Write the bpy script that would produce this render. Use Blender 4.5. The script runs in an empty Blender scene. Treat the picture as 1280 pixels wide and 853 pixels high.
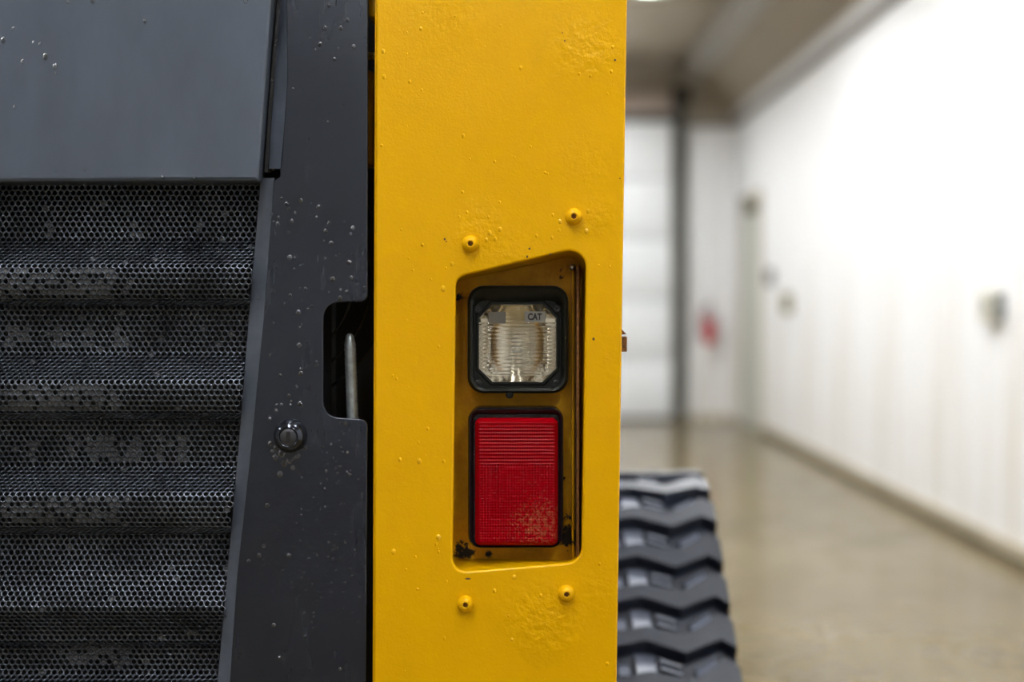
import bpy, bmesh, math, random
from mathutils import Vector, Matrix
random.seed(7)
C = bpy.context.scene.collection
scene = bpy.context.scene

# ------------------------------------------------------------------ camera, world, exposure, lamps
F = 1778.0            # focal length in pixels of the 1280 px wide frame (50 mm on a 36 mm sensor)
CX, CY = 634.0, 379.0 # where the line of sight straight down the hall lands
CAMZ = 1.1
D0 = 1.48             # distance of the loader's rear face
cam_d = bpy.data.cameras.new('camera')
cam = bpy.data.objects.new('camera', cam_d); C.objects.link(cam)
cam.location = (0, 0, CAMZ); cam.rotation_euler = (math.pi/2, 0, 0)
cam_d.sensor_width = 36; cam_d.lens = 50
cam_d.shift_x = (640-CX)/1280; cam_d.shift_y = -(426.5-CY)/1280
cam_d.clip_start = 0.05
cam_d.dof.use_dof = True; cam_d.dof.focus_distance = D0+0.005; cam_d.dof.aperture_fstop = 2.0
scene.camera = cam

w = bpy.data.worlds.new('world'); scene.world = w; w.use_nodes = True
w.node_tree.nodes['Background'].inputs[0].default_value = (0.8, 0.85, 0.9, 1)
w.node_tree.nodes['Background'].inputs[1].default_value = 0.05
vs = scene.view_settings
vs.view_transform = 'Standard'; vs.look = 'None'; vs.gamma = 1; vs.use_curve_mapping = False
vs.exposure = 0.13
LAMP_POWER = 50.0
LAMP_COLOR = (0.955, 0.98, 1.0)
LAMP_Z = 3.05
LAMPS = [(0.9, y) for y in (-1.2, 1.5, 3.9, 6.2, 8.3)] + \
        [(-0.4, y) for y in (-3.6, 0.35, 3.2, 6.0, 8.4)] + [(0.45, 10.3), (0.45, 12.0)] + [(-3.4, y) for y in (-3.6, 1.0, 5.0, 9.0)]  # the short far pair is added, hidden behind the post, to brighten the back

# ------------------------------------------------------------------ materials
def new_mat(name):
    m = bpy.data.materials.new(name); m.use_nodes = True
    return m, m.node_tree, m.node_tree.nodes['Principled BSDF']
def N(nt, t, **kw):
    n = nt.nodes.new(t)
    for k, v in kw.items(): setattr(n, k, v)
    return n
def noise(nt, scale, detail=3, rough=0.5, src=None, stretch=None, kind='Object'):
    tc = N(nt, 'ShaderNodeTexCoord'); n = N(nt, 'ShaderNodeTexNoise')
    n.inputs['Scale'].default_value = scale; n.inputs['Detail'].default_value = detail
    n.inputs['Roughness'].default_value = rough
    out = tc.outputs[kind]
    if stretch:
        mp = N(nt, 'ShaderNodeMapping'); mp.inputs['Scale'].default_value = stretch
        nt.links.new(out, mp.inputs[0]); out = mp.outputs[0]
    nt.links.new(out, n.inputs['Vector'])
    return n.outputs['Fac']
def ramp(nt, fac, stops):
    r = N(nt, 'ShaderNodeValToRGB'); e = r.color_ramp.elements
    while len(e) < len(stops): e.new(0.5)
    for i, (p, c) in enumerate(stops):
        e[i].position = p; e[i].color = (*c, 1) if len(c) == 3 else c
    nt.links.new(fac, r.inputs[0]); return r.outputs[0]
def mixc(nt, fac, a, b):
    m = N(nt, 'ShaderNodeMix', data_type='RGBA')
    for s, v in ((0, fac), (6, a), (7, b)):
        if hasattr(v, 'is_linked'): nt.links.new(v, m.inputs[s])
        else: m.inputs[s].default_value = v if s == 0 else (*v, 1)
    return m.outputs[2]
def math_(nt, op, a, b=None, clamp=False):
    m = N(nt, 'ShaderNodeMath', operation=op); m.use_clamp = clamp
    for i, v in ((0, a), (1, b)):
        if v is None: continue
        if hasattr(v, 'is_linked'): nt.links.new(v, m.inputs[i])
        else: m.inputs[i].default_value = v
    return m.outputs[0]
def blob(nt, center, r, kind='Object'):
    """1 at the centre, 0 beyond radius r (position mask)"""
    tc = N(nt, 'ShaderNodeTexCoord'); d = N(nt, 'ShaderNodeVectorMath', operation='DISTANCE')
    nt.links.new(tc.outputs[kind], d.inputs[0]); d.inputs[1].default_value = center
    mr = N(nt, 'ShaderNodeMapRange'); mr.interpolation_type = 'SMOOTHSTEP'
    mr.inputs[1].default_value = r; mr.inputs[2].default_value = 0; mr.inputs[3].default_value = 0; mr.inputs[4].default_value = 1
    nt.links.new(d.outputs['Value'], mr.inputs[0]); return mr.outputs[0]
def bump(nt, p, h, strength, dist):
    b = N(nt, 'ShaderNodeBump'); b.inputs['Strength'].default_value = strength; b.inputs['Distance'].default_value = dist
    nt.links.new(h, b.inputs['Height']); nt.links.new(b.outputs[0], p.inputs['Normal']); return b
def simple(name, col, rough=0.5, metal=0, spec=0.5, coat=0, var=None, bmp=None, trans=0, ior=1.45, coat_rough=0.05):
    m, nt, p = new_mat(name)
    p.inputs['Base Color'].default_value = (*col, 1); p.inputs['Roughness'].default_value = rough
    p.inputs['Metallic'].default_value = metal; p.inputs['Specular IOR Level'].default_value = spec
    p.inputs['Coat Weight'].default_value = coat; p.inputs['Coat Roughness'].default_value = coat_rough
    p.inputs['Transmission Weight'].default_value = trans; p.inputs['IOR'].default_value = ior
    if var:
        sc, amt = var
        f = noise(nt, sc, 4, 0.6)
        c = ramp(nt, f, [(0.3, tuple(x*(1-amt) for x in col)), (0.7, tuple(min(1, x*(1+amt)) for x in col))])
        nt.links.new(c, p.inputs['Base Color'])
    if bmp:
        sc, st, di = bmp
        bump(nt, p, noise(nt, sc, 3, 0.55), st, di)
    return m

# ------------------------------------------------------------------ geometry helpers
def X(px, d=D0): return (px-CX)*d/F
def Z(py, d=D0): return CAMZ+(CY-py)*d/F
S0 = D0/F
def wn(o):
    md = o.modifiers.new('weighted', 'WEIGHTED_NORMAL'); md.keep_sharp = True; md.weight = 80; return o
def link(name, me, mat, parent=None):
    o = bpy.data.objects.new(name, me); C.objects.link(o)
    if mat:
        if isinstance(mat, (list, tuple)):
            for m in mat: me.materials.append(m)
        else: me.materials.append(mat)
    if parent:
        o.parent = parent
        o.matrix_parent_inverse = parent_world(parent).inverted()
    return o
def parent_world(p):
    m = p.matrix_basis.copy()
    q = p
    while q.parent:
        m = q.parent.matrix_basis @ q.matrix_parent_inverse @ m if False else (q.parent.matrix_basis @ q.matrix_parent_inverse) @ m
        q = q.parent
    return m
def empty(name, loc, label, cat, group=None):
    o = bpy.data.objects.new(name, None); C.objects.link(o); o.location = loc
    o.empty_display_size = 0.1
    o['label'] = label; o['category'] = cat
    if group: o['group'] = group
    return o
def finish(bm, angle=35, smooth=True):
    bmesh.ops.recalc_face_normals(bm, faces=bm.faces)
    me = bpy.data.meshes.new('mesh'); bm.to_mesh(me); bm.free()
    if smooth:
        me.shade_smooth(); me.set_sharp_from_angle(angle=math.radians(angle))
    return me
def box(bm, x0, x1, y0, y1, z0, z1, bev=0, seg=2):
    r = bmesh.ops.create_cube(bm, size=1)
    vs_ = r['verts']
    for v in vs_:
        v.co = ((x0+x1)/2+v.co.x*(x1-x0), (y0+y1)/2+v.co.y*(y1-y0), (z0+z1)/2+v.co.z*(z1-z0))
    if bev:
        es = list({e for v in vs_ for e in v.link_edges})
        bmesh.ops.bevel(bm, geom=es, offset=bev, segments=seg, affect='EDGES', profile=0.5)
def box_mesh(*a, bev=0, seg=2):
    bm = bmesh.new(); box(bm, *a, bev=bev, seg=seg); return finish(bm)
def roundpoly(pts, seg=7):
    """pts: (x, y, r) corners, rounded"""
    out = []; n = len(pts)
    for i in range(n):
        p = Vector(pts[i][:2]); r = pts[i][2]
        a = Vector(pts[i-1][:2]); b = Vector(pts[(i+1) % n][:2])
        if r <= 0: out.append((p.x, p.y)); continue
        u = (a-p).normalized(); v = (b-p).normalized()
        ang = u.angle(v); t = r/math.tan(ang/2)
        t = min(t, 0.49*min((a-p).length, (b-p).length)); r2 = t*math.tan(ang/2)
        c = p+(u+v).normalized()*(r2/math.sin(ang/2))
        s = p+u*t-c; e = p+v*t-c
        a0 = math.atan2(s.y, s.x); a1 = math.atan2(e.y, e.x); d = a1-a0
        while d > math.pi: d -= 2*math.pi
        while d < -math.pi: d += 2*math.pi
        for k in range(seg+1):
            th = a0+d*k/seg; out.append((c.x+r2*math.cos(th), c.y+r2*math.sin(th)))
    return out
def plate(loops, y0, y1, bev=0.0, bres=2):
    """filled plate in the XZ plane from world-space loops (first = outline, rest = holes), front at y0, back at y1"""
    cu = bpy.data.curves.new('tmp', 'CURVE'); cu.dimensions = '2D'; cu.fill_mode = 'BOTH'
    t = (y1-y0)/2
    cu.extrude = max(1e-5, t-bev); cu.bevel_depth = bev; cu.bevel_resolution = bres; cu.offset = -bev
    for lp in loops:
        sp = cu.splines.new('POLY'); sp.points.add(len(lp)-1); sp.use_cyclic_u = True
        for p, q in zip(sp.points, lp): p.co = (q[0], q[1], 0, 1)
    ob = bpy.data.objects.new('tmp', cu); C.objects.link(ob)
    dg = bpy.context.evaluated_depsgraph_get(); dg.update()
    me = bpy.data.meshes.new_from_object(ob.evaluated_get(dg))
    C.objects.unlink(ob); bpy.data.objects.remove(ob); bpy.data.curves.remove(cu)
    me.transform(Matrix.Translation((0, (y0+y1)/2, 0)) @ Matrix.Rotation(math.pi/2, 4, 'X'))
    bm = bmesh.new(); bm.from_mesh(me); bmesh.ops.remove_doubles(bm, verts=bm.verts, dist=1e-6)
    me2 = finish(bm, 30); bpy.data.meshes.remove(me)
    me2.materials.clear()
    return me2
def pxloop(pts, d=D0, seg=7):
    return [(X(a, d), Z(b, d)) for a, b in roundpoly(pts, seg)]
def lathe(profile, seg=24, rfun=None):
    """profile of (r, h) revolved round local -Y (towards the camera); returns bmesh"""
    bm = bmesh.new(); rings = []
    for i, (r, h) in enumerate(profile):
        if r < 1e-7: rings.append([bm.verts.new((0, -h, 0))]); continue
        ring = []
        for k in range(seg):
            th = 2*math.pi*k/seg; rr = rfun(i, th, r) if rfun else r
            ring.append(bm.verts.new((rr*math.cos(th), -h, rr*math.sin(th))))
        rings.append(ring)
    for a, b in zip(rings, rings[1:]):
        if len(a) == 1 and len(b) == 1: continue
        for k in range(seg):
            k2 = (k+1) % seg
            if len(a) == 1: bm.faces.new((a[0], b[k], b[k2]))
            elif len(b) == 1: bm.faces.new((a[k], b[0], a[k2]))
            else: bm.faces.new((a[k], b[k], b[k2], a[k2]))
    return bm
def tube(bm, pts, r, seg=8):
    rings = []
    for i, p in enumerate(pts):
        p = Vector(p); a = Vector(pts[max(0, i-1)]); b = Vector(pts[min(len(pts)-1, i+1)])
        t = (b-a).normalized(); u = t.orthogonal().normalized(); v = t.cross(u)
        if rings_prev := (rings and rings[-1][1]):
            u = (rings_prev-t*rings_prev.dot(t)).normalized(); v = t.cross(u)
        rings.append(([bm.verts.new(p+u*r*math.cos(2*math.pi*k/seg)+v*r*math.sin(2*math.pi*k/seg)) for k in range(seg)], u))
    for (A, _), (B, _) in zip(rings, rings[1:]):
        for k in range(seg): bm.faces.new((A[k], A[(k+1) % seg], B[(k+1) % seg], B[k]))
    bm.faces.new(rings[0][0]); bm.faces.new(rings[-1][0][::-1])

# ================================================================== THE HALL
XR, YB, XL, YF, ZC = 2.16, 13.4, -6.0, -6.4, 3.4
def struct(name, me, mat, parent=None):
    o = link(name, me, mat, parent)
    if parent is None: o['kind'] = 'structure'
    return o
# floor : polished, stained concrete
m_floor, nt, p = new_mat('polished_concrete')
a = noise(nt, 0.9, 5, 0.6); b = noise(nt, 4.0, 4, 0.6)
c1 = ramp(nt, a, [(0.32, (0.105, 0.075, 0.030)), (0.5, (0.148, 0.108, 0.048)), (0.68, (0.19, 0.145, 0.072))])
c2 = mixc(nt, math_(nt, 'MULTIPLY', b, 0.45), c1, (0.128, 0.102, 0.043))
nt.links.new(c2, p.inputs['Base Color'])
nt.links.new(ramp(nt, b, [(0.3, (0.10,)*3), (0.7, (0.26,)*3)]), p.inputs['Roughness'])
p.inputs['Specular IOR Level'].default_value = 0.2
struct('floor', box_mesh(XL-0.1, XR+0.1, YF-0.1, YB+0.1, -0.1, 0), m_floor)

def wall_mat(name, col, stain, amt):
    m, nt, p = new_mat(name)
    st = noise(nt, 2.0, 5, 0.65, stretch=(3, 3, 0.25)); 
    tc = N(nt, 'ShaderNodeTexCoord'); sx = N(nt, 'ShaderNodeSeparateXYZ'); nt.links.new(tc.outputs['Object'], sx.inputs[0])
    lo = N(nt, 'ShaderNodeMapRange'); lo.inputs[1].default_value = 1.6; lo.inputs[2].default_value = 0.0
    lo.inputs[3].default_value = 0.06; lo.inputs[4].default_value = 1.0; nt.links.new(sx.outputs['Z'], lo.inputs[0])
    f = ramp(nt, st, [(0.42, (0, 0, 0)), (0.75, (1, 1, 1))])
    k = math_(nt, 'MULTIPLY', f, math_(nt, 'MULTIPLY', lo.outputs[0], amt), True)
    nt.links.new(mixc(nt, k, col, stain), p.inputs['Base Color'])
    p.inputs['Roughness'].default_value = 0.45; p.inputs['Specular IOR Level'].default_value = 0.35
    return m
m_wall = wall_mat('white_liner_steel', (0.86, 0.86, 0.865), (0.56, 0.47, 0.33), 0.8)
m_beige = simple('beige_ceiling_paint', (0.45, 0.395, 0.315), 0.6, var=(1.2, 0.06))
m_dark_trim = simple('grey_edge_trim', (0.24, 0.225, 0.20), 0.5)
m_black_gap = simple('black_joint', (0.05, 0.045, 0.035), 0.7)
m_tan = simple('tan_base_strip', (0.42, 0.36, 0.25), 0.6, var=(3, 0.15))
m_jamb = simple('dark_jamb_steel', (0.09, 0.09, 0.08), 0.55, var=(2, 0.25))
m_doorw = simple('white_door_steel', (0.88, 0.90, 0.92), 0.45, var=(1.5, 0.03))
m_mandoor = simple('grey_green_door_paint', (0.55, 0.57, 0.52), 0.45, var=(1.5, 0.05))
m_mframe = simple('brown_door_frame', (0.50, 0.46, 0.36), 0.5)

LEDGE = 2.76; DH = 2.83
# backing slabs
wr = struct('wall_right', box_mesh(XR+0.02, XR+0.14, YF, YB+0.1, 0, ZC), m_wall)
wb = struct('wall_back', box_mesh(XL, XR+0.1, YB+0.03, YB+0.15, 0, ZC), m_beige)
struct('wall_left', box_mesh(XL-0.1, XL, YF, YB, 0, ZC), m_wall)
wf = struct('wall_front', box_mesh(XL, XR, YF-0.1, YF, 0, ZC), m_beige)
link('wall_panel', box_mesh(XL, XR, YF, YF+0.02, 0, 2.76), m_wall, wf)
# right wall: liner panels 0.91 m wide with a rib at each joint and two shallow ones
def liner_panel(W, H, depth=0.012, ribs=3):
    """panel lying in local XZ (x along wall), facing -y, with trapezoid ribs"""
    prof = [(0, 0)]
    for k in range(ribs):
        c = W*(k+0.5)/ribs
        prof += [(c-0.022, 0), (c-0.010, -depth), (c+0.010, -depth), (c+0.022, 0)]
    prof += [(W-0.006, 0), (W-0.005, 0.012)]
    bm = bmesh.new()
    A = [bm.verts.new((x, y, 0)) for x, y in prof]; B = [bm.verts.new((x, y, H)) for x, y in prof]
    for i in range(len(prof)-1): bm.faces.new((A[i], A[i+1], B[i+1], B[i]))
    me = bpy.data.meshes.new('liner'); bm.to_mesh(me); bm.free(); return me
PW = 1.06
pm = liner_panel(PW, LEDGE, 0.006, 3); pm.materials.append(m_wall)
k = 0; y = YF
DOOR_Y0, DOOR_Y1, DOOR_H = 12.12, 12.98, 2.0
while y < YB-0.01:
    y2 = min(y+PW, YB)
    if y2 > 11.9 and y < 13.2:      # the walk-through door interrupts the panels
        pieces = [(y, DOOR_Y0-0.07, 0, LEDGE)] if y < DOOR_Y0-0.08 else []
        pieces += [(max(y, DOOR_Y0-0.07), min(y2, DOOR_Y1+0.07), DOOR_H+0.07, LEDGE)] if min(y2, DOOR_Y1+.07) > max(y, DOOR_Y0-.07) else []
        if y2 > DOOR_Y1+0.08: pieces += [(max(y, DOOR_Y1+0.07), y2, 0, LEDGE)]
        for (a0, a1, z0, z1) in pieces:
            link('wall_panel', box_mesh(XR, XR+0.02, a0, a1, z0, z1), m_wall, wr)
    else:
        o = bpy.data.objects.new('wall_panel', pm); C.objects.link(o); o.parent = wr
        o.location = (XR, y+PW, 0); o.rotation_euler = (0, 0, -math.pi/2)
    y += PW
# back wall: closely ribbed liner, right of the overhead door
DX1 = 1.545   # right edge of overhead door opening
pb = liner_panel(0.24, LEDGE, 0.03, 2); pb.materials.append(m_wall)
x = DX1+0.15
while x < XR-0.01:
    o = bpy.data.objects.new('wall_panel', pb); C.objects.link(o); o.parent = wb; o.location = (x, YB, 0); x += 0.24
# ledge trim, sloped soffit, ceiling, duct
struct('trim_1', box_mesh(XR-0.05, XR+0.03, YF, YB, LEDGE, LEDGE+0.05), m_dark_trim)
struct('trim_2', box_mesh(DX1+0.15, XR, YB-0.035, YB+0.03, LEDGE, LEDGE+0.05), m_dark_trim)
bm = bmesh.new()
pr = [(XR-0.01, LEDGE+0.17), (XR+0.05, LEDGE+0.17), (XR+0.05, ZC), (1.84, ZC), (1.84, 3.25)]
A = [bm.verts.new((x, YF, z)) for x, z in pr]; B = [bm.verts.new((x, YB+0.03, z)) for x, z in pr]
for i in range(len(pr)): bm.faces.new((A[i], A[(i+1) % 5], B[(i+1) % 5], B[i]))
bm.faces.new(A); bm.faces.new(B[::-1])
struct('trim_3', finish(bm, smooth=False), m_beige)
struct('trim_4', box_mesh(1.66, 1.84, YF, YB+0.02, 3.22, ZC, bev=0.01), simple('grey_duct_paint', (0.48, 0.46, 0.43), 0.5))
struct('trim_11', box_mesh(XR-0.03, XR+0.03, YF, YB, LEDGE+0.05, LEDGE+0.17, bev=0.01), m_wall)
ce = struct('ceiling', box_mesh(XL-0.1, XR+0.1, YF-0.1, YB+0.1, ZC, ZC+0.1), m_beige)
for i in range(9):
    yy = YB-0.4-i*2.3
    link('ceiling_rib', box_mesh(XL, 1.66, yy-0.05, yy+0.05, ZC-0.035, ZC, bev=0.005), m_beige, ce)
# overhead door
d1 = struct('door_1', box_mesh(-3.0, DX1, YB-0.02, YB+0.03, 0, DH), m_doorw)
for i in range(5):
    link('door_section', box_mesh(-3.0, DX1-0.01, YB-0.06, YB-0.02, 0.02+i*0.56, 0.02+i*0.56+0.54, bev=0.016), m_doorw, d1)
link('bottom_seal', box_mesh(-3.0, DX1, YB-0.07, YB-0.03, 0, 0.03), m_black_gap, d1)
struct('trim_5', box_mesh(DX1+0.03, DX1+0.125, YB-0.09, YB+0.03, 0, DH+0.3), m_jamb)      # jamb / track
struct('trim_6', box_mesh(-3.1, DX1+0.02, YB-0.08, YB+0.03, DH-0.03, DH+0.05), m_jamb)  # header seal
struct('trim_7', box_mesh(-3.1, DX1+0.0, YB-0.05, YB+0.03, DH+0.05, DH+0.24), simple('pinkish_header', (0.55, 0.46, 0.41), 0.6))
t8 = struct('trim_8', box_mesh(DX1+0.0, DX1+0.17, YB-0.2, YB-0.05, DH+0.12, DH+0.3, bev=0.02), m_black_gap)  # shaft bearing bracket
struct('trim_9', box_mesh(-3.1, DX1+0.0, YB-0.3, YB-0.12, ZC-0.14, ZC-0.02, bev=0.01), simple('brown_header_beam', (0.34, 0.30, 0.25), 0.6))
# walk-through door in the right wall
d2 = struct('door_2', box_mesh(XR+0.0, XR+0.02, DOOR_Y0, DOOR_Y1, 0.01, DOOR_H), m_mandoor)
bm = bmesh.new()
box(bm, XR-0.03, XR+0.02, DOOR_Y0-0.07, DOOR_Y0, 0, DOOR_H+0.07); box(bm, XR-0.03, XR+0.02, DOOR_Y1, DOOR_Y1+0.07, 0, DOOR_H+0.07)
box(bm, XR-0.03, XR+0.02, DOOR_Y0, DOOR_Y1, DOOR_H, DOOR_H+0.07)
link('door_frame', finish(bm), m_mframe, d2)
bm = bmesh.new(); box(bm, XR-0.10, XR, DOOR_Y0+0.05, DOOR_Y0+0.35, DOOR_H-0.12, DOOR_H-0.02, bev=0.01)
box(bm, XR-0.16, XR-0.08, DOOR_Y0+0.10, DOOR_Y0+0.13, DOOR_H-0.02, DOOR_H+0.0)
link('door_closer', finish(bm), simple('dark_bronze', (0.09, 0.08, 0.05), 0.4, 0.3), d2)
bm = bmesh.new(); tube(bm, [(XR, DOOR_Y0+0.09, 0.98), (XR-0.06, DOOR_Y0+0.09, 0.98), (XR-0.06, DOOR_Y0+0.2, 0.98)], 0.01)
link('door_handle', finish(bm), simple('brushed_steel', (0.5, 0.5, 0.48), 0.3, 1), d2)
# base strips
struct('baseboard_right', box_mesh(XR-0.012, XR+0.02, YF, DOOR_Y0-0.07, 0.025, 0.075), m_tan)
struct('trim_10', box_mesh(XR-0.016, XR+0.02, YF, DOOR_Y0-0.07, 0, 0.025), m_black_gap)
struct('baseboard_back', box_mesh(DX1+0.15, XR, YB-0.02, YB+0.03, 0, 0.05), m_tan)

# ---------------- lamps that light the hall (hung under the ceiling, open below)
m_lampbody = simple('white_lamp_steel', (0.75, 0.75, 0.73), 0.4)
m_tube, nt, p = new_mat('fluorescent_tube')
p.inputs['Base Color'].default_value = (0.9, 0.9, 0.9, 1)
p.inputs['Emission Color'].default_value = (*LAMP_COLOR, 1); p.inputs['Emission Strength'].default_value = LAMP_POWER
m_up, nt, p = new_mat('added_uplight_glow')  # glowing strip added on top of each lamp to lift the ceiling
p.inputs['Base Color'].default_value = (0.9, 0.9, 0.9, 1)
p.inputs['Emission Color'].default_value = (*LAMP_COLOR, 1); p.inputs['Emission Strength'].default_value = LAMP_POWER*0.28
bm = bmesh.new()
L2, W2 = 0.62, 0.14
prof = [(-W2, 0.0), (-W2*0.6, 0.07), (W2*0.6, 0.07), (W2, 0.0), (W2-0.006, -0.0), (W2*0.6-0.004, 0.064), (-W2*0.6+0.004, 0.064), (-W2+0.006, 0.0)]
A = [bm.verts.new((x, -L2, z)) for x, z in prof]; B = [bm.verts.new((x, L2, z)) for x, z in prof]
n = len(prof)
for i in range(n): bm.faces.new((A[i], A[(i+1) % n], B[(i+1) % n], B[i]))
box(bm, -W2*0.6, W2*0.6, -L2-0.004, -L2, 0.0, 0.07); box(bm, -W2*0.6, W2*0.6, L2, L2+0.004, 0.0, 0.07)
me_house = finish(bm, smooth=False); me_house.materials.append(m_lampbody)
bm = bmesh.new(); box(bm, -0.085, 0.085, -L2+0.02, L2-0.02, 0.010, 0.03); me_tube = finish(bm, smooth=False); me_tube.materials.append(m_tube)
bm = bmesh.new(); box(bm, -0.05, 0.05, -L2+0.05, L2-0.05, 0.072, 0.076); me_up = finish(bm, smooth=False); me_up.materials.append(m_up)
bm = bmesh.new(); tube(bm, [(0, 0, 0.07), (0, 0, ZC-LAMP_Z)], 0.006, 6)
me_rod = finish(bm); me_rod.materials.append(m_lampbody)
row = {0.9: 'right', 0.45: 'added short far', -0.4: 'middle', -3.4: 'left'}
ordw = ['first', 'second', 'third', 'fourth', 'fifth', 'sixth', 'seventh', 'eighth']
cnt = {}
for (x, y) in LAMPS:
    i = cnt.get(x, 0); cnt[x] = i+1
    e = empty('ceiling_lamp', (x, y, LAMP_Z), f'white strip lamp in the {row[x]} ceiling row, {ordw[i]} from the hall end behind', 'lamp', 'strip lamps under the ceiling')
    for nm, me in (('lamp_housing', me_house), ('lamp_tube', me_tube), ('hanger_rod', me_rod), ('added_uplight', me_up)):
        o = bpy.data.objects.new(nm, me); C.objects.link(o); o.parent = e

# ---------------- small things on the walls
def wallbox(name, y, z, L, H, T, mat, label, cat, face_mat, part):
    e = empty(name, (XR, y, z-H/2), label, cat)
    link('box_body', box_mesh(XR-T, XR, y, y+L, z-H/2, z+H/2, bev=0.006), mat, e)
    link(part, box_mesh(XR-T-0.006, XR-T, y+L*0.15, y+L*0.85, z-H*0.4, z+H*0.4, bev=0.002), face_mat, e)
    return e
m_bx = simple('box_grey_beige', (0.24, 0.22, 0.13), 0.5); m_bx2 = simple('box_dark_grey', (0.14, 0.15, 0.15), 0.5)
m_bxg = simple('box_mid_grey', (0.16, 0.16, 0.17), 0.5)
m_bxl = simple('box_pale_face', (0.62, 0.60, 0.50), 0.5)
e = wallbox('switch_box', 6.17, 1.085, 0.20, 0.14, 0.05, m_bxl, 'pale switch box with a pale cover and painted end shade on the white wall, nearest the viewer', 'switch box', m_bxl, 'cover_plate')
link('end_shade', box_mesh(XR-0.045, XR-0.003, 6.164, 6.17, 1.022, 1.148, bev=0.002), m_bx2, e)  # dark plate standing for the shade on the box's near end
link('switch_lever', box_mesh(XR-0.075, XR-0.055, 6.22, 6.24, 1.07, 1.12, bev=0.003), m_bx2, e)
wallbox('thermostat', 11.5, 1.31, 0.16, 0.13, 0.05, m_bxg, 'small grey thermostat on the white wall beside the walk-through door', 'thermostat', m_bxg, 'dial_cover')
e = wallbox('outlet_box', 10.75, 1.10, 0.15, 0.16, 0.06, m_bx, 'tan electrical outlet box on the white wall, just in front of the thermostat', 'outlet box', m_bx, 'cover_plate')
# fire extinguisher on the ribbed back wall
ex, ey = 1.89, YB-0.10
e = empty('fire_extinguisher', (ex, ey, 0.72), 'red fire extinguisher hanging on the ribbed white back wall beside the overhead door', 'extinguisher')
m_red = simple('extinguisher_red', (0.50, 0.03, 0.04), 0.35, coat=0.3)
bm = lathe([(0, 0), (0.044, 0), (0.055, 0.012), (0.055, 0.25), (0.045, 0.285), (0.024, 0.305), (0.024, 0.32), (0, 0.32)], 24)
bmesh.ops.rotate(bm, verts=bm.verts, matrix=Matrix.Rotation(-math.pi/2, 3, 'X')); bmesh.ops.translate(bm, verts=bm.verts, vec=(ex, ey, 0.72))
link('cylinder_body', finish(bm), m_red, e)
bm = bmesh.new(); box(bm, ex-0.02, ex+0.02, ey-0.02, ey+0.02, 1.035, 1.075, bev=0.004); box(bm, ex-0.012, ex+0.012, ey-0.11, ey, 1.07, 1.082); box(bm, ex-0.012, ex+0.012, ey-0.10, ey, 1.10, 1.112); box(bm, ex-0.012, ex+0.012, ey-0.01, ey+0.015, 1.07, 1.112)
link('valve_handle', finish(bm), simple('valve_grey', (0.2, 0.2, 0.2), 0.4, 0.5), e)
bm = bmesh.new(); tube(bm, [(ex-0.02, ey, 1.055), (ex-0.06, ey-0.01, 1.05), (ex-0.085, ey-0.02, 0.98), (ex-0.08, ey-0.02, 0.86), (ex-0.075, ey-0.02, 0.80)], 0.011)
link('hose', finish(bm), m_black_gap, e)
link('inspection_tag', box_mesh(ex-0.035, ex+0.035, ey-0.075, ey-0.072, 0.94, 1.03), simple('tag_grey', (0.52, 0.52, 0.54), 0.6), e)
link('wall_bracket', box_mesh(ex-0.05, ex+0.05, ey+0.055, YB, 0.78, 1.0), m_bxg, e)

# ================================================================== THE LOADER
loader = empty('track_loader', (-0.4, 2.3, 0), 'wet yellow and black compact track loader seen close from behind, standing on the polished floor', 'loader')
YEL = (0.70, 0.365, 0.006)
def Pw(px, py, d=D0): return (X(px, d), d, Z(py, d))
# yellow paint with orange peel and coarse patches
m_yel, nt, p = new_mat('yellow_machine_paint')
v = noise(nt, 5, 4, 0.6)
nt.links.new(ramp(nt, v, [(0.3, (0.685, 0.358, 0.000)), (0.7, (0.74, 0.392, 0.001))]), p.inputs['Base Color'])
p.inputs['Roughness'].default_value = 0.26; p.inputs['Specular IOR Level'].default_value = 0.17
p.inputs['Coat Weight'].default_value = 0.0; p.inputs['Coat Roughness'].default_value = 0.15
rough = None
for (px, py, r, k) in ((680, 775, 75, 1.0), (600, 292, 60, 0.55), (730, 60, 70, 0.6), (735, 200, 60, 0.35), (560, 15, 60, 0.35), (640, 315, 60, 0.4), (745, 270, 40, 0.5), (755, 740, 55, 0.4), (765, 450, 45, 0.25)):
    bl = math_(nt, 'MULTIPLY', blob(nt, Pw(px, py), r*S0), k)
    rough = bl if rough is None else math_(nt, 'MAXIMUM', rough, bl)
coarse = math_(nt, 'MULTIPLY', noise(nt, 130, 3, 0.5), math_(nt, 'MULTIPLY', rough, 1.6))
fine = math_(nt, 'MULTIPLY', noise(nt, 420, 2, 0.5), 0.10)
mid = math_(nt, 'MULTIPLY', noise(nt, 35, 3, 0.5), 0.35)
bump(nt, p, math_(nt, 'ADD', math_(nt, 'ADD', coarse, fine), mid), 0.55, 0.004)
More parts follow.
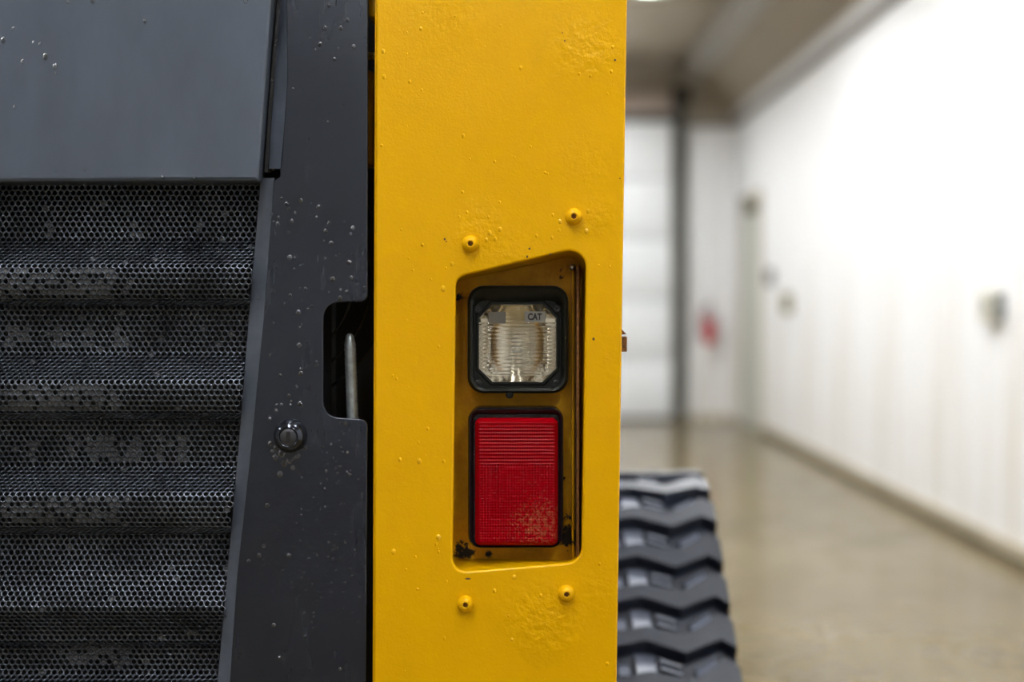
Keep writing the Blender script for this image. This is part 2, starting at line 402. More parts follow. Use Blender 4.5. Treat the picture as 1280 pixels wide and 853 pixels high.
# the same yellow, grimy, inside the lamp recess
m_rec, nt, p = new_mat('grimy_yellow_recess_paint')
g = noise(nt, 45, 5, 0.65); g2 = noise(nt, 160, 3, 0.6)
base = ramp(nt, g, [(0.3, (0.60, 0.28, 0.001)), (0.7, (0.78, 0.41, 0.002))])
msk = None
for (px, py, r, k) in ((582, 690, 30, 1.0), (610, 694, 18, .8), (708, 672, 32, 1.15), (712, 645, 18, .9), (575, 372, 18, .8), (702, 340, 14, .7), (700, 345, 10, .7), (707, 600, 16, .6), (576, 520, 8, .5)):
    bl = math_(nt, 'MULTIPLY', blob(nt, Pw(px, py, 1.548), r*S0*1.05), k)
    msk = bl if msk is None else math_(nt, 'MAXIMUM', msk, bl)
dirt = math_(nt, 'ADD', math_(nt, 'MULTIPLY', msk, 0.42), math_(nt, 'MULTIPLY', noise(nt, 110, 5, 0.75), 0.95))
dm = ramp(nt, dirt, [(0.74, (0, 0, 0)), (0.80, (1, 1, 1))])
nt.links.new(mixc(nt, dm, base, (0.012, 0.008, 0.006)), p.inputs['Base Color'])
p.inputs['Roughness'].default_value = 0.38; p.inputs['Specular IOR Level'].default_value = 0.25
bump(nt, p, math_(nt, 'ADD', math_(nt, 'MULTIPLY', g2, 0.25), dirt), 0.4, 0.003)
m_rust = simple('rusty_steel', (0.20, 0.085, 0.02), 0.7, var=(200, 0.6), bmp=(300, 0.5, 0.002))
# black paint
def dark_paint(name, col, rough, bs=0.25, coat=0.4, cr=0.12):
    m, nt, p = new_mat(name)
    f = noise(nt, 9, 5, 0.6, stretch=(1.6, 1.6, 0.6))
    nt.links.new(ramp(nt, f, [(0.3, tuple(c*0.8 for c in col)), (0.7, tuple(c*1.2 for c in col))]), p.inputs['Base Color'])
    f2 = noise(nt, 14, 4, 0.6, stretch=(2, 2, 0.5))
    nt.links.new(ramp(nt, f2, [(0.3, (rough*0.9,)*3), (0.7, (rough*1.12,)*3)]), p.inputs['Roughness'])
    p.inputs['Specular IOR Level'].default_value = 0.75; p.inputs['Specular Tint'].default_value = (0.84, 0.91, 1.0, 1); p.inputs['Coat Weight'].default_value = coat; p.inputs['Coat Roughness'].default_value = cr
    bump(nt, p, math_(nt, 'ADD', math_(nt, 'MULTIPLY', noise(nt, 25, 3, 0.5), 0.5), math_(nt, 'MULTIPLY', noise(nt, 500, 2, 0.5), 0.06)), bs, 0.003)
    return m
m_door = dark_paint('blue_black_door_paint', (0.0060, 0.0075, 0.0145), 0.26, 0.2, 0.0)
m_hood = dark_paint('grey_black_hood_paint', (0.052, 0.064, 0.088), 0.45, 0.2, 0.3)
m_strip = simple('dark_edge_paint_sheen', (0.066, 0.076, 0.098), 0.38, var=(30, 0.25), bmp=(60, 0.2, 0.002))  # folded edge paler than the door: its bright reflection put into the colour
m_grille = simple('black_perforated_steel', (0.075, 0.085, 0.106), 0.24, 0.75, var=(20, 0.5), bmp=(400, 0.25, 0.001))
m_dust = simple('caked_grey_dust', (0.060, 0.060, 0.064), 0.75, var=(60, 0.35), bmp=(300, 0.6, 0.002))
m_black = simple('matte_black_interior', (0.006, 0.006, 0.007), 0.6)
m_rub = simple('black_rubber_seal', (0.010, 0.010, 0.012), 0.25, bmp=(150, 0.4, 0.002))
m_water = simple('water', (1, 1, 1), 0.0, trans=1.0, ior=1.33)

# ---- yellow corner post: front plate with the lamp opening, plus its two side flanges
ap = [(570, 347, 13), (733, 308, 21), (727, 703, 20), (565.5, 716.5, 17)]
outer = [(471.5, -420, 0), (788, -420, 0), (784, 0, 0), (771, 853, 0), (769.5, 960, 0), (466, 960, 0), (467, 853, 0), (470, 0, 0)]
post = link('corner_post', plate([pxloop(outer), pxloop(ap)], D0, D0+0.010, 0.0028, 3), m_yel, loader); wn(post)
bm = bmesh.new()
def slab(bm, q0, q1, y0, y1, t):
    """vertical wall following the px edge q0-q1 (world loop pts), from y0 to y1, thickness t towards -x"""
    (x0, z0), (x1, z1) = q0, q1
    vs_ = [bm.verts.new(c) for c in ((x0, y0, z0), (x0-t, y0, z0), (x0-t, y1, z0), (x0, y1, z0), (x1, y0, z1), (x1-t, y0, z1), (x1-t, y1, z1), (x1, y1, z1))]
    for f in ((0, 1, 2, 3), (4, 7, 6, 5), (0, 4, 5, 1), (1, 5, 6, 2), (2, 6, 7, 3), (3, 7, 4, 0)): bm.faces.new([vs_[i] for i in f])
slab(bm, (X(786.5), Z(-415)), (X(769), Z(960)), D0+0.009, D0+0.14, 0.008)
slab(bm, (X(479), Z(-415)), (X(474), Z(960)), D0+0.009, D0+0.14, 0.008)
link('side_flange', finish(bm, smooth=False), m_yel, post)
# the lamp recess: back plate and lining walls
RD = D0+0.068
rec_out = [(545, 300, 0), (760, 300, 0), (755, 740, 0), (540, 740, 0)]
recess = link('lamp_recess', plate([pxloop(rec_out, RD)], RD, RD+0.004), m_rec, loader)
bm = bmesh.new()
lp = pxloop([(568, 346, 14), (736, 305, 22), (730, 705, 21), (563, 718, 18)], D0)
A = [bm.verts.new((x, D0+0.0095, z)) for x, z in lp]; lp2 = pxloop([(569, 352, 12), (727, 318, 18), (723, 700, 14), (566, 698.5, 6)], RD)
B = [bm.verts.new((x, RD, z)) for x, z in lp2]
for i in range(len(lp)): bm.faces.new((A[i], A[(i+1) % len(lp)], B[(i+1) % len(lp)], B[i]))
link('recess_lining', finish(bm), m_yel, recess)
bm = bmesh.new()
d = D0+0.03
box(bm, X(721, d), X(724, d), d, RD, Z(698, d), Z(333, d), bev=0.0006)
link('recess_flange', finish(bm), m_rust, recess)
bm = bmesh.new(); box(bm, X(714, RD), X(717, RD), RD-0.012, RD, Z(700, RD), Z(335, RD), bev=0.0008)
link('recess_weld', finish(bm), m_rec, recess)
bm = lathe([(0.0035, 0), (0.0035, 0.006), (0.002, 0.0075), (0, 0.008)], 12)
bmesh.ops.translate(bm, verts=bm.verts, vec=(X(716, RD-0.02), RD-0.006, Z(334, RD-0.02)))
link('recess_rivet', finish(bm), simple('bare_rivet_steel', (0.6, 0.6, 0.58), 0.3, 1), recess)

# ---- four button-head screws
def hexr(i, th, r):
    if i >= SCREW_HEX:
        a = (th % (math.pi/3))-math.pi/6
        return r*math.cos(math.pi/6)/math.cos(a)
    return r
SCREW_HEX = 6
pxr = S0
bm = lathe([(10.6*pxr, 0), (10.6*pxr, 3.0*pxr), (9.4*pxr, 6.6*pxr), (7.4*pxr, 9.2*pxr), (5.4*pxr, 10.6*pxr), (4.2*pxr, 11*pxr), (3.7*pxr, 10.6*pxr), (3.4*pxr, 5.0*pxr), (0, 4.8*pxr)], 24, hexr)
me_screw = finish(bm, 40); me_screw.materials.append(m_yel)
bm = lathe([(3.3*pxr, 5.1*pxr), (0, 5.3*pxr)], 6); me_sock = finish(bm); me_sock.materials.append(m_rust)
for (px, py, rot) in ((588, 305, 0.2), (717, 271, 0.5), (582, 755, 0.1), (708, 742, 0.35)):
    o = bpy.data.objects.new('post_screw', me_screw); C.objects.link(o); o.parent = loader
    o.location = Vector((X(px), D0+0.0003, Z(py)))-loader.location; o.rotation_euler = (0, rot, 0)
    s = bpy.data.objects.new('hex_socket', me_sock); C.objects.link(s); s.parent = o

# ---- work lamp (clear)
LD = D0+0.028      # front plane of the lamp
m_hous = simple('black_lamp_plastic', (0.008, 0.009, 0.007), 0.30, spec=0.3, var=(60, 0.3), bmp=(350, 0.3, 0.001))
def ld(pts, d=LD, seg=6): return pxloop(pts, d, seg)
def ringloft(loops, close_first=False, close_last=False):
    """loft of equal-length loops of 3D points"""
    bm = bmesh.new(); R = [[bm.verts.new(p) for p in lp] for lp in loops]
    n = len(loops[0])
    for a, b in zip(R, R[1:]):
        for k in range(n): bm.faces.new((a[k], a[(k+1) % n], b[(k+1) % n], b[k]))
    if close_first: bm.faces.new(R[0])
    if close_last: bm.faces.new(R[-1])
    return bm
def rr(x0, y0, x1, y1, r, d, yy, seg=6): return [(a, yy, b) for a, b in pxloop([(x0, y0, r), (x1, y0, r), (x1, y1, r), (x0, y1, r)], d, seg)]
def octa(x0, y0, x1, y1, c, yy, d=None, seg=6):
    """octagon with the same vertex count as rr (28): corner cut c px"""
    d = d or yy; pts = []
    for (cx_, cy_, ux, uy, vx, vy) in ((x0, y0, 0, 1, 1, 0), (x1, y0, -1, 0, 0, 1), (x1, y1, 0, -1, -1, 0), (x0, y1, 1, 0, 0, -1)):
        for k in range(seg+1):
            t = k/seg; px = cx_+ux*c*(1-t)+vx*c*t; py = cy_+uy*c*(1-t)+vy*c*t
            pts.append((X(px, d), yy, Z(py, d)))
    return pts
lamp = link('work_lamp', finish(ringloft([
    rr(585, 357.5, 711, 492, 20, LD, RD-0.0005), rr(584, 357, 711, 492.5, 20, LD, LD+0.010), rr(584.5, 357.5, 710.5, 492, 20, LD, LD+0.003),
    rr(588, 361, 707, 489, 18, LD, LD),                     # rolled outer lip
    rr(591, 366, 704, 486.5, 17, LD, LD+0.002), rr(592, 376, 701.5, 484.5, 15, LD, LD+0.012),   # hooded top, bevelled sill
    octa(594.5, 376, 699.5, 482, 19, LD+0.012), octa(596, 378, 698, 480.5, 18, LD+0.010),
    octa(598.5, 380.5, 695.5, 478, 17, LD+0.010), octa(599.5, 381.5, 694.5, 477, 17, LD+0.016)]), 40), m_hous, loader)
# vent nub below, four corner screws
bm = lathe([(5*pxr, 0), (5*pxr, 3*pxr), (3.5*pxr, 4.5*pxr), (0, 5*pxr)], 14)
bmesh.ops.translate(bm, verts=bm.verts, vec=(X(637, LD), LD+0.006, Z(494, LD))); link('vent_nub', finish(bm), m_hous, lamp)
bm = lathe([(5.2*pxr, 0), (5.2*pxr, 2*pxr), (4.4*pxr, 2.6*pxr), (2.4*pxr, 2.6*pxr), (2.2*pxr, 1.2*pxr), (0, 1.2*pxr)], 16)
me_ls = finish(bm, 30); me_ls.materials.append(simple('black_screw_steel', (0.02, 0.02, 0.02), 0.3, 0.4))
for (px, py) in ((597.5, 387), (696, 386), (597.5, 480.5), (695, 480.5)):
    o = bpy.data.objects.new('lamp_screw', me_ls); C.objects.link(o); o.parent = lamp
    o.matrix_parent_inverse = parent_world(lamp).inverted(); o.location = (X(px, LD+0.01), LD+0.0115, Z(py, LD+0.01))
# reflector: flat beige cheeks and a barrel-outlined parabolic bowl
LL = LD+0.012
m_refl = simple('aluminised_reflector', (0.92, 0.87, 0.78), 0.15, 1.0)
bm = bmesh.new(); nx, nz = 40, 44; cx_, cz_ = 646.5, 430; hw, hh = 49.5, 50
G = []
for j in range(nz+1):
    row_ = []
    for i in range(nx+1):
        u = -1+2*i/nx; v_ = -1+2*j/nz
        px = cx_+u*hw; py = cz_+v_*hh
        wb_ = 0.74*(1-0.22*v_*v_)                # barrel outline
        rad = math.hypot(u/wb_*0.98, v_*0.92)
        dep = 0.004
        if abs(u) < wb_: dep = 0.006+0.014*max(0, 1-rad*rad)**0.9
        row_.append(bm.verts.new((X(px, LL+0.01), LL+0.006+dep, Z(py, LL+0.01))))
    G.append(row_)
for j in range(nz):
    for i in range(nx): bm.faces.new((G[j][i], G[j][i+1], G[j+1][i+1], G[j+1][i]))
link('reflector', finish(bm, 25), m_refl, lamp)
bm = lathe([(0.0065, 0), (0.0065, 0.006), (0.005, 0.010), (0, 0.0118)], 18); bmesh.ops.translate(bm, verts=bm.verts, vec=(X(646, LL+0.02), LL+0.022, Z(437, LL+0.02)))
link('bulb', finish(bm), simple('frosted_bulb', (0.9, 0.88, 0.84), 0.15, 0.0, coat=0.6), lamp)
# lens: octagonal pane with horizontal flutes
m_lens = simple('clear_lamp_glass', (0.96, 0.95, 0.90), 0.03, trans=1.0, ior=1.42)
bm = bmesh.new(); x0, x1, y0, y1, cut = 599, 695, 381, 478, 17
ny, nx = 150, 24; FR, BK = [], []
for j in range(ny+1):
    py = y0+(y1-y0)*j/ny
    ins = max(0, cut-(py-y0), cut-(y1-py)); a0, a1 = x0+ins, x1-ins
    f, b_ = [], []
    for i in range(nx+1):
        t = i/nx; px = a0+(a1-a0)*t
        edge = min(px-x0, x1-px, py-y0, y1-py, (px-x0+py-y0-cut)*.7, (x1-px+py-y0-cut)*.7, (px-x0+y1-py-cut)*.7, (x1-px+y1-py-cut)*.7)
        flat = (py < y0+8 or py > y1-9 or px < x0+4 or px > x1-4) or (py < 404 and (px < 633 or px > 656))
        fl = 0.0 if flat else 0.0007*math.cos((py-y0)*2*math.pi/4.8)
        dome = 0.0045*min(1, max(0, edge)/10)**0.5
        f.append(bm.verts.new((X(px, LL), LL-dome-fl, Z(py, LL)))); b_.append(bm.verts.new((X(px, LL), LL+0.003, Z(py, LL))))
    FR.append(f); BK.append(b_)
for j in range(ny):
    for i in range(nx):
        bm.faces.new((FR[j][i], FR[j][i+1], FR[j+1][i+1], FR[j+1][i])); bm.faces.new((BK[j][i], BK[j+1][i], BK[j+1][i+1], BK[j][i+1]))
    bm.faces.new((FR[j][0], FR[j+1][0], BK[j+1][0], BK[j][0])); bm.faces.new((FR[j][nx], BK[j][nx], BK[j+1][nx], FR[j+1][nx]))
for i in range(nx):
    bm.faces.new((FR[0][i], BK[0][i], BK[0][i+1], FR[0][i+1])); bm.faces.new((FR[ny][i], FR[ny][i+1], BK[ny][i+1], BK[ny][i]))
link('lamp_lens', finish(bm, 60), m_lens, lamp)
# dark moulded letters in the lens' top right corner
def text_mesh(body, size, x, y, z, ext=0.0002):
    cu = bpy.data.curves.new('tmp', 'FONT'); cu.body = body; cu.size = size; cu.extrude = ext; cu.offset = size*0.045
    cu.align_x = 'CENTER'; cu.align_y = 'CENTER'
    ob = bpy.data.objects.new('tmp', cu); C.objects.link(ob)
    dg = bpy.context.evaluated_depsgraph_get(); dg.update()
    me = bpy.data.meshes.new_from_object(ob.evaluated_get(dg)); C.objects.unlink(ob); bpy.data.objects.remove(ob); bpy.data.curves.remove(cu)
    me.transform(Matrix.Translation((x, y, z)) @ Matrix.Rotation(math.pi/2, 4, 'X') @ Matrix.Diagonal((0.78, 1, 1, 1))); me.materials.clear(); return me
link('moulded_pad', box_mesh(X(655.5, LL), X(681, LL), LL-0.0048, LL-0.0040, Z(403, LL), Z(389.5, LL)), simple('frosted_lens_pad', (0.20, 0.19, 0.165), 0.3), lamp)
link('moulded_pad', box_mesh(X(611, LL), X(632, LL), LL-0.0048, LL-0.0040, Z(404.5, LL), Z(390, LL)), simple('dark_lens_pad', (0.13, 0.12, 0.10), 0.3), lamp)
link('lens_lettering', text_mesh('CAT', 11.5*S0, X(668.3, LL), LL-0.0052, Z(396.5, LL)), simple('black_ink', (0.01, 0.01, 0.01), 0.5), lamp)

# ---- tail lamp (red)
TD = D0+0.022
tail = link('tail_lamp', finish(ringloft([
    rr(586, 511, 705, 687, 15, TD, RD-0.0005), rr(585, 510.5, 704.5, 686.5, 15, TD, TD+0.006), rr(587, 512, 703, 685, 14, TD, TD+0.002),
    rr(590, 516, 700.5, 683.5, 9, TD, TD+0.004), rr(592, 519, 699, 682.5, 7, TD, TD+0.010)], False, True), 40), m_rub, loader)
m_redl, nt, p = new_mat('red_lens_plastic')
dn = noise(nt, 260, 4, 0.75); dm = math_(nt, 'MULTIPLY', blob(nt, Pw(672, 655, TD), 62*S0), 0.46)
dd = ramp(nt, math_(nt, 'ADD', math_(nt, 'MULTIPLY', dn, 1.3), math_(nt, 'MULTIPLY', dm, 0.55)), [(0.82, (0, 0, 0)), (0.96, (0.6,)*3)])
nt.links.new(mixc(nt, dd, (0.235, 0.000, 0.003), (0.27, 0.07, 0.03)), p.inputs['Base Color'])
p.inputs['Roughness'].default_value = 0.14; p.inputs['Specular IOR Level'].default_value = 0.09; p.inputs['Coat Weight'].default_value = 0.0; p.inputs['Coat Roughness'].default_value = 0.06
p.inputs['Subsurface Weight'].default_value = 0.0
bm = bmesh.new(); x0, x1, y0, y1 = 593.5, 698, 523, 683; nx, ny = 157, 240; G = []
for j in range(ny+1):
    row_ = []
    for i in range(nx+1):
        px = x0+(x1-x0)*i/nx; py = y0+(y1-y0)*j/ny
        cxx, cyy = 645, 604
        # distance from border and rounded edges
        e_ = min(px-x0, x1-px, py-y0, y1-py)
        h = 0.0075*min(1, max(0, e_)/5.5)**0.5
        if e_ > 5:
            dx = abs(px-cxx); dy = abs(py-cyy)
            if py < 580 and dy*0.62 > dx*0.62 - 18: r_ = math.cos((py)*2*math.pi/4.3)*0.00042*(1 if int(py/4.3)%3 else .6)+math.cos(px*2*math.pi/3.0)*0.00008          # upper field: horizontal flutes
            else:
                q = max(dx, dy*0.72)
                r_ = math.cos(q*2*math.pi/4.2)*0.00014+math.cos(px*2*math.pi/3.3)*0.00016+math.cos(py*2*math.pi/3.3)*0.00018
                if 14 < q < 48: r_ -= 0.00125*(1-abs(q-31)/17)    # sunken square frame round the bulb
                if q <= 14: r_ += 0.0003
            h += r_
            if 614 < px < 623 and 585 < py < 625: h -= 0.0014
        rc = 8.0; kx = px; ky = py
        ax, ay = (x0+rc if px < 645 else x1-rc), (y0+rc if py < 600 else y1-rc)
        if (px-ax)*(1 if px > 645 else -1) > 0 and (py-ay)*(1 if py > 600 else -1) > 0:
            d_ = max(abs(px-ax), abs(py-ay)); l_ = math.hypot(px-ax, py-ay)
            kx, ky = ax+(px-ax)*d_/l_, ay+(py-ay)*d_/l_
        row_.append(bm.verts.new((X(kx, TD), TD+0.004-h, Z(ky, TD))))
    G.append(row_)
for j in range(ny):
    for i in range(nx): bm.faces.new((G[j][i], G[j][i+1], G[j+1][i+1], G[j+1][i]))
ex_ = bmesh.ops.extrude_edge_only(bm, edges=[e for e in bm.edges if e.is_boundary])
for g in ex_['geom']:
    if isinstance(g, bmesh.types.BMVert): g.co.y = TD+0.0098
link('tail_lens', finish(bm, 50), m_redl, tail)

# ---- rear door plate, its folded left edge, slot, notch
door_out = [(375, -420, 0), (463, -420, 0), (459.5, 0, 0), (459, 377, 9), (404, 379, 19), (404, 521, 19), (459, 525, 10), (457, 853, 0), (456.5, 960, 0),
            (278, 960, 0), (287, 853, 0), (296, 720, 0), (312, 575, 0), (329, 400, 0), (342, 226, 0), (350, 221, 2), (350, 212, 2), (352, 200, 0), (359, 100, 0), (358, 0, 0)]
door = link('rear_door', plate([pxloop(door_out)], D0, D0+0.008, 0.0012, 2), m_door, loader); wn(door)
def strip(rows, y_front, y_back):
    bm = bmesh.new(); A, B, E = [], [], []
    for (py, xl, xr) in rows:
        A.append(bm.verts.new((X(xr), y_front, Z(py)))); B.append(bm.verts.new((X(xl, y_back), y_back, Z(py, y_back)))); E.append(bm.verts.new((X(xl, y_back), y_back+0.035, Z(py, y_back))))
    for i in range(len(rows)-1):
        bm.faces.new((A[i], A[i+1], B[i+1], B[i])); bm.faces.new((B[i], B[i+1], E[i+1], E[i]))
    me = finish(bm, 50); return me
link('folded_edge', strip([(222.5, 326, 343), (400, 311, 329.3), (575, 297, 312.3), (720, 284, 296.3), (853, 272, 287.3), (960, 263, 278.3)], D0+0.0012, D0+0.012), m_strip, door)
link('folded_edge', strip([(-420, 377, 378), (0, 351, 358.6), (60, 346, 359), (100, 343, 359.3), (160, 339, 355), (211, 336, 350.3)], D0+0.0012, D0+0.012), m_strip, door)
# lock
lock = link('door_lock', finish(lathe([(21.5*pxr, 0), (21.3*pxr, 4*pxr), (20.3*pxr, 9*pxr), (18*pxr, 14*pxr), (15*pxr, 17.5*pxr), (12.2*pxr, 19*pxr), (11*pxr, 18*pxr), (10.8*pxr, 16*pxr), (0, 16*pxr)], 36), 50), simple('dark_chrome', (0.055, 0.06, 0.075), 0.15, 0.85), loader)
lock.matrix_parent_inverse = Matrix.Identity(4); lock.location = Vector((X(363), D0+0.0002, Z(545)))-loader.location
bm = lathe([(10.4*pxr, 15.9*pxr), (10*pxr, 18*pxr), (9*pxr, 18.6*pxr), (0, 18.6*pxr)], 28); me = finish(bm, 40); me.materials.append(simple('lock_barrel_steel', (0.07, 0.07, 0.078), 0.35, 0.7))
o = bpy.data.objects.new('lock_barrel', me); C.objects.link(o); o.parent = lock
me = plate([roundpoly([(-2.6*pxr, -7*pxr, 2*pxr), (2.6*pxr, -7*pxr, 2*pxr), (2.6*pxr, 7*pxr, 2*pxr), (-2.6*pxr, 7*pxr, 2*pxr)])], -19.0*pxr, -18.4*pxr); me.materials.append(m_black)
o = bpy.data.objects.new('keyhole', me); C.objects.link(o); o.parent = lock

# ---- hood panel, rubber seal
hood_out = [(-330, -420, 0), (361, -420, 0), (339, 0, 0), (322.5, 226, 3), (-330, 229, 0)]
HD = D0-0.012
me = plate([[(X(a, HD), Z(b, HD)) for a, b in roundpoly(hood_out)]], HD, HD+0.045, 0.0035, 3)
hood = link('hood_panel', me, m_hood, loader); wn(hood)
bm = bmesh.new()
tube(bm, [(X(370), D0+0.018, Z(-410)), (X(345.5), D0+0.018, Z(0)), (X(336), D0+0.018, Z(110)), (X(329), D0+0.018, Z(214))], 0.0058, 10)
tube(bm, [(X(364), D0+0.012, Z(-410)), (X(340.5), D0+0.012, Z(0)), (X(331), D0+0.012, Z(110)), (X(324), D0+0.012, Z(218))], 0.0022, 8)
link('rubber_seal', finish(bm), m_rub, loader)

# ---- perforated, louvred grille
GD = D0+0.036
m_mm = 0.001
prof = [(205, 0), (297, 0), (303, 3), (317, 18), (329, 33), (335, 38), (342, 39), (358, 38), (370, 35), (376, 30), (380, 10), (384, 1)]
def rep(dy): return [(a+dy, h) for a, h in prof[1:]]
full = [(205, 0)]+rep(0)+rep(142)+rep(284)
full += [(672, 0), (690, 2), (706, 7), (735, 20), (752, 29), (761, 32), (767, 29), (780, 19), (794, 12), (800, 13), (804, 10), (808, 1), (838, 0)]
full += [(845, 3), (860, 18), (872, 33), (878, 38), (900, 38), (915, 34), (922, 10), (926, 0), (960, 0)]
# to world: (z, y)
pw = [(Z(a, GD-h*m_mm*0.8), GD-h*m_mm) for a, h in full]
# smooth a little (Chaikin twice), then resample by arc length
for _ in range(2):
    q = [pw[0]]
    for A_, B_ in zip(pw, pw[1:]):
        q.append((A_[0]*.75+B_[0]*.25, A_[1]*.75+B_[1]*.25)); q.append((A_[0]*.25+B_[0]*.75, A_[1]*.25+B_[1]*.75))
    q.append(pw[-1]); pw = q
arc = [0.0]
for A_, B_ in zip(pw, pw[1:]): arc.append(arc[-1]+math.hypot(B_[0]-A_[0], B_[1]-A_[1]))
import bisect
def at_arc(s):
    s = min(max(s, 0), arc[-1]-1e-9); i = bisect.bisect_right(arc, s)-1; i = min(i, len(pw)-2)
    t = (s-arc[i])/max(1e-9, arc[i+1]-arc[i])
    return pw[i][0]+(pw[i+1][0]-pw[i][0])*t, pw[i][1]+(pw[i+1][1]-pw[i][1])*t
PIT = 7.6*GD/F; ROWS = PIT*math.sqrt(3)/2
R_out = PIT/math.sqrt(3); R_in = PIT*0.375
gv, gf, gkey = [], [], {}
dv, df = [], []
def gvert(u, s):
    k_ = (round(u*2e5), round(s*2e5))
    if k_ not in gkey:
        z, yv = at_arc(s); gkey[k_] = len(gv); gv.append((u, yv, z))
    return gkey[k_]
rg = random.Random(3)
def hash2(i, j): return (math.sin(i*12.9898+j*78.233)*43758.5453) % 1
def clog(px, py):
    """how likely a hole at this place of the grille is filled with dust"""
    if 336 < py < 376 and px < 170: return 0.62 if px < 140 else .3
    if 480 < py < 514 and px < 150: return 0.62
    if 622 < py < 655 and px < 150: return 0.5
    if 405 < py < 437: 
        if 5 < px < 38 or 58 < px < 85 or 106 < px < 160 and hash2(int(px/9), 3) > .25: return 0.7
    if 545 < py < 576:
        if 110 < px < 178: return 0.75
        if 38 < px < 47 or 84 < px < 94 or 195 < px < 205 or 222 < px < 232: return 0.75
    if 275 < py < 300 and (58 < px < 66 or 165 < px < 180 or 246 < px < 254): return 0.7
    if 805 < py < 830 and 85 < px < 170: return 0.6
    return 0.012
u0 = X(-300, GD); nrow = int(arc[-1]/ROWS); 
def right_edge(z):
    py = CY+(CAMZ-z)*F/GD
    return X(331-(py-225)*0.0845, GD)
prevs = None
for j in range(nrow):
    sc = (j+0.5)*ROWS; zc, yc = at_arc(sc); ue = right_edge(zc)
    i = 0
    while True:
        uc = u0+(i+(0.5 if j % 2 else 0))*PIT
        if uc > ue: break
        outv, inv = [], []
        for k in range(12):
            th = math.pi/2+k*math.pi/6
            ro = R_out if k % 2 == 0 else R_out*math.sqrt(3)/2
            outv.append(gvert(uc+ro*math.cos(th), sc+ro*math.sin(th)))
        dpx = CX+uc*F/yc; dpy = CY+(CAMZ-zc)*F/yc
        base_i = len(gv); 
        for k in range(12):
            th = math.pi/2+k*math.pi/6
            z, yv = at_arc(sc+R_in*math.sin(th)); gv.append((uc+R_in*math.cos(th), yv, z)); inv.append(base_i+k)
        for k in range(12):
            k2 = (k+1) % 12; gf.append((outv[k], outv[k2], inv[k2], inv[k]))
        if rg.random() < clog(dpx, dpy):
            b0 = len(dv)
            for k in inv: dv.append((gv[k][0], gv[k][1]+0.0004, gv[k][2]))
            df.append(tuple(range(b0, b0+12)))
        i += 1
me = bpy.data.meshes.new('grille'); me.from_pydata(gv, [], gf); me.shade_smooth()
grille = link('perforated_grille', me, m_grille, loader)
sm = grille.modifiers.new('thickness', 'SOLIDIFY'); sm.thickness = 0.0012; sm.offset = 0
me = bpy.data.meshes.new('dust'); me.from_pydata(dv, [], df)
o = link('caked_dust', me, m_dust, grille); o['kind'] = 'stuff'
# radiator behind the grille, inner bulkhead, machine body
bm = bmesh.new(); yr = GD+0.05
box(bm, X(-320), X(400), yr+0.012, yr+0.05, Z(960), Z(200))
rad = link('radiator', finish(bm, smooth=False), m_black, loader)
bm = bmesh.new()
for k in range(60):
    xx = X(-300)+k*0.0095; box(bm, xx, xx+0.0012, yr, yr+0.012, Z(950), Z(205))
o = link('radiator_fins', finish(bm, smooth=False), simple('dull_fin_metal', (0.010, 0.010, 0.011), 0.5, 0.4), rad); o['kind'] = 'stuff'
bm = bmesh.new(); box(bm, -0.62, X(478), D0+0.16, D0+0.18, 0.35, 1.75); box(bm, -0.62, -0.6, D0+0.04, D0+0.16, 0.35, 1.75)
link('inner_bulkhead', finish(bm, smooth=False), m_black, loader)
bm = bmesh.new(); box(bm, -0.95, -0.10, D0+0.2, 3.1, 0.42, 1.8, bev=0.03)
link('machine_body', finish(bm), m_door, loader)
# pieces seen through the slit between door and post, and in the notch
d = D0+0.05
link('inner_frame', box_mesh(X(452, d), X(467, d), d, d+0.05, Z(205, d), Z(88, d), bev=0.004), m_yel, loader)
link('hinge_pin', box_mesh(X(463, d), X(474, d), d-0.02, d+0.03, Z(26, d), Z(-3, d), bev=0.003), m_yel, loader)
bm = lathe([(0.004, 0), (0.004, 0.05)], 8); bmesh.ops.rotate(bm, verts=bm.verts, matrix=Matrix.Rotation(math.pi/2, 3, 'Z')); bmesh.ops.translate(bm, verts=bm.verts, vec=(X(440, d), d, Z(70, d)))
link('cross_bolt', finish(bm), simple('plated_yellow_bolt', (0.45, 0.33, 0.05), 0.4, 0.5, var=(300, 0.6)), loader)
d = D0+0.035
zb, zt = Z(545, d), Z(417, d); L = zt-zb; prof_r = [(0, 0), (0.0064, 0)]
for k in range(40):
    h = 0.002+k*(L-0.012)/40; prof_r += [(0.0064 if k % 2 else 0.0059, h)]
prof_r += [(0.0052, L-0.008), (0.0045, L-0.003), (0.002, L), (0, L)]
bm = lathe(prof_r, 16)
bmesh.ops.rotate(bm, verts=bm.verts, matrix=Matrix.Rotation(-math.pi/2, 3, 'X'))
bmesh.ops.rotate(bm, verts=bm.verts, matrix=Matrix.Rotation(-0.035, 3, 'Y')); bmesh.ops.translate(bm, verts=bm.verts, vec=(X(441.5, d), d, zb))
link('latch_rod', finish(bm, 60), simple('galvanised_steel', (0.33, 0.36, 0.37), 0.38, 0.7, var=(150, 0.3)), loader)
bm = bmesh.new(); cxw, czw, dw = X(330, D0+0.1), Z(350, D0+0.1), D0+0.1
for r_ in (0.098, 0.118, 0.140):
    tube(bm, [(cxw+r_*math.cos(t), dw, czw+r_*math.sin(t)) for t in [math.radians(-75+k*5) for k in range(27)]], 0.0018, 6)
link('hose_loops', finish(bm), m_rub, loader)
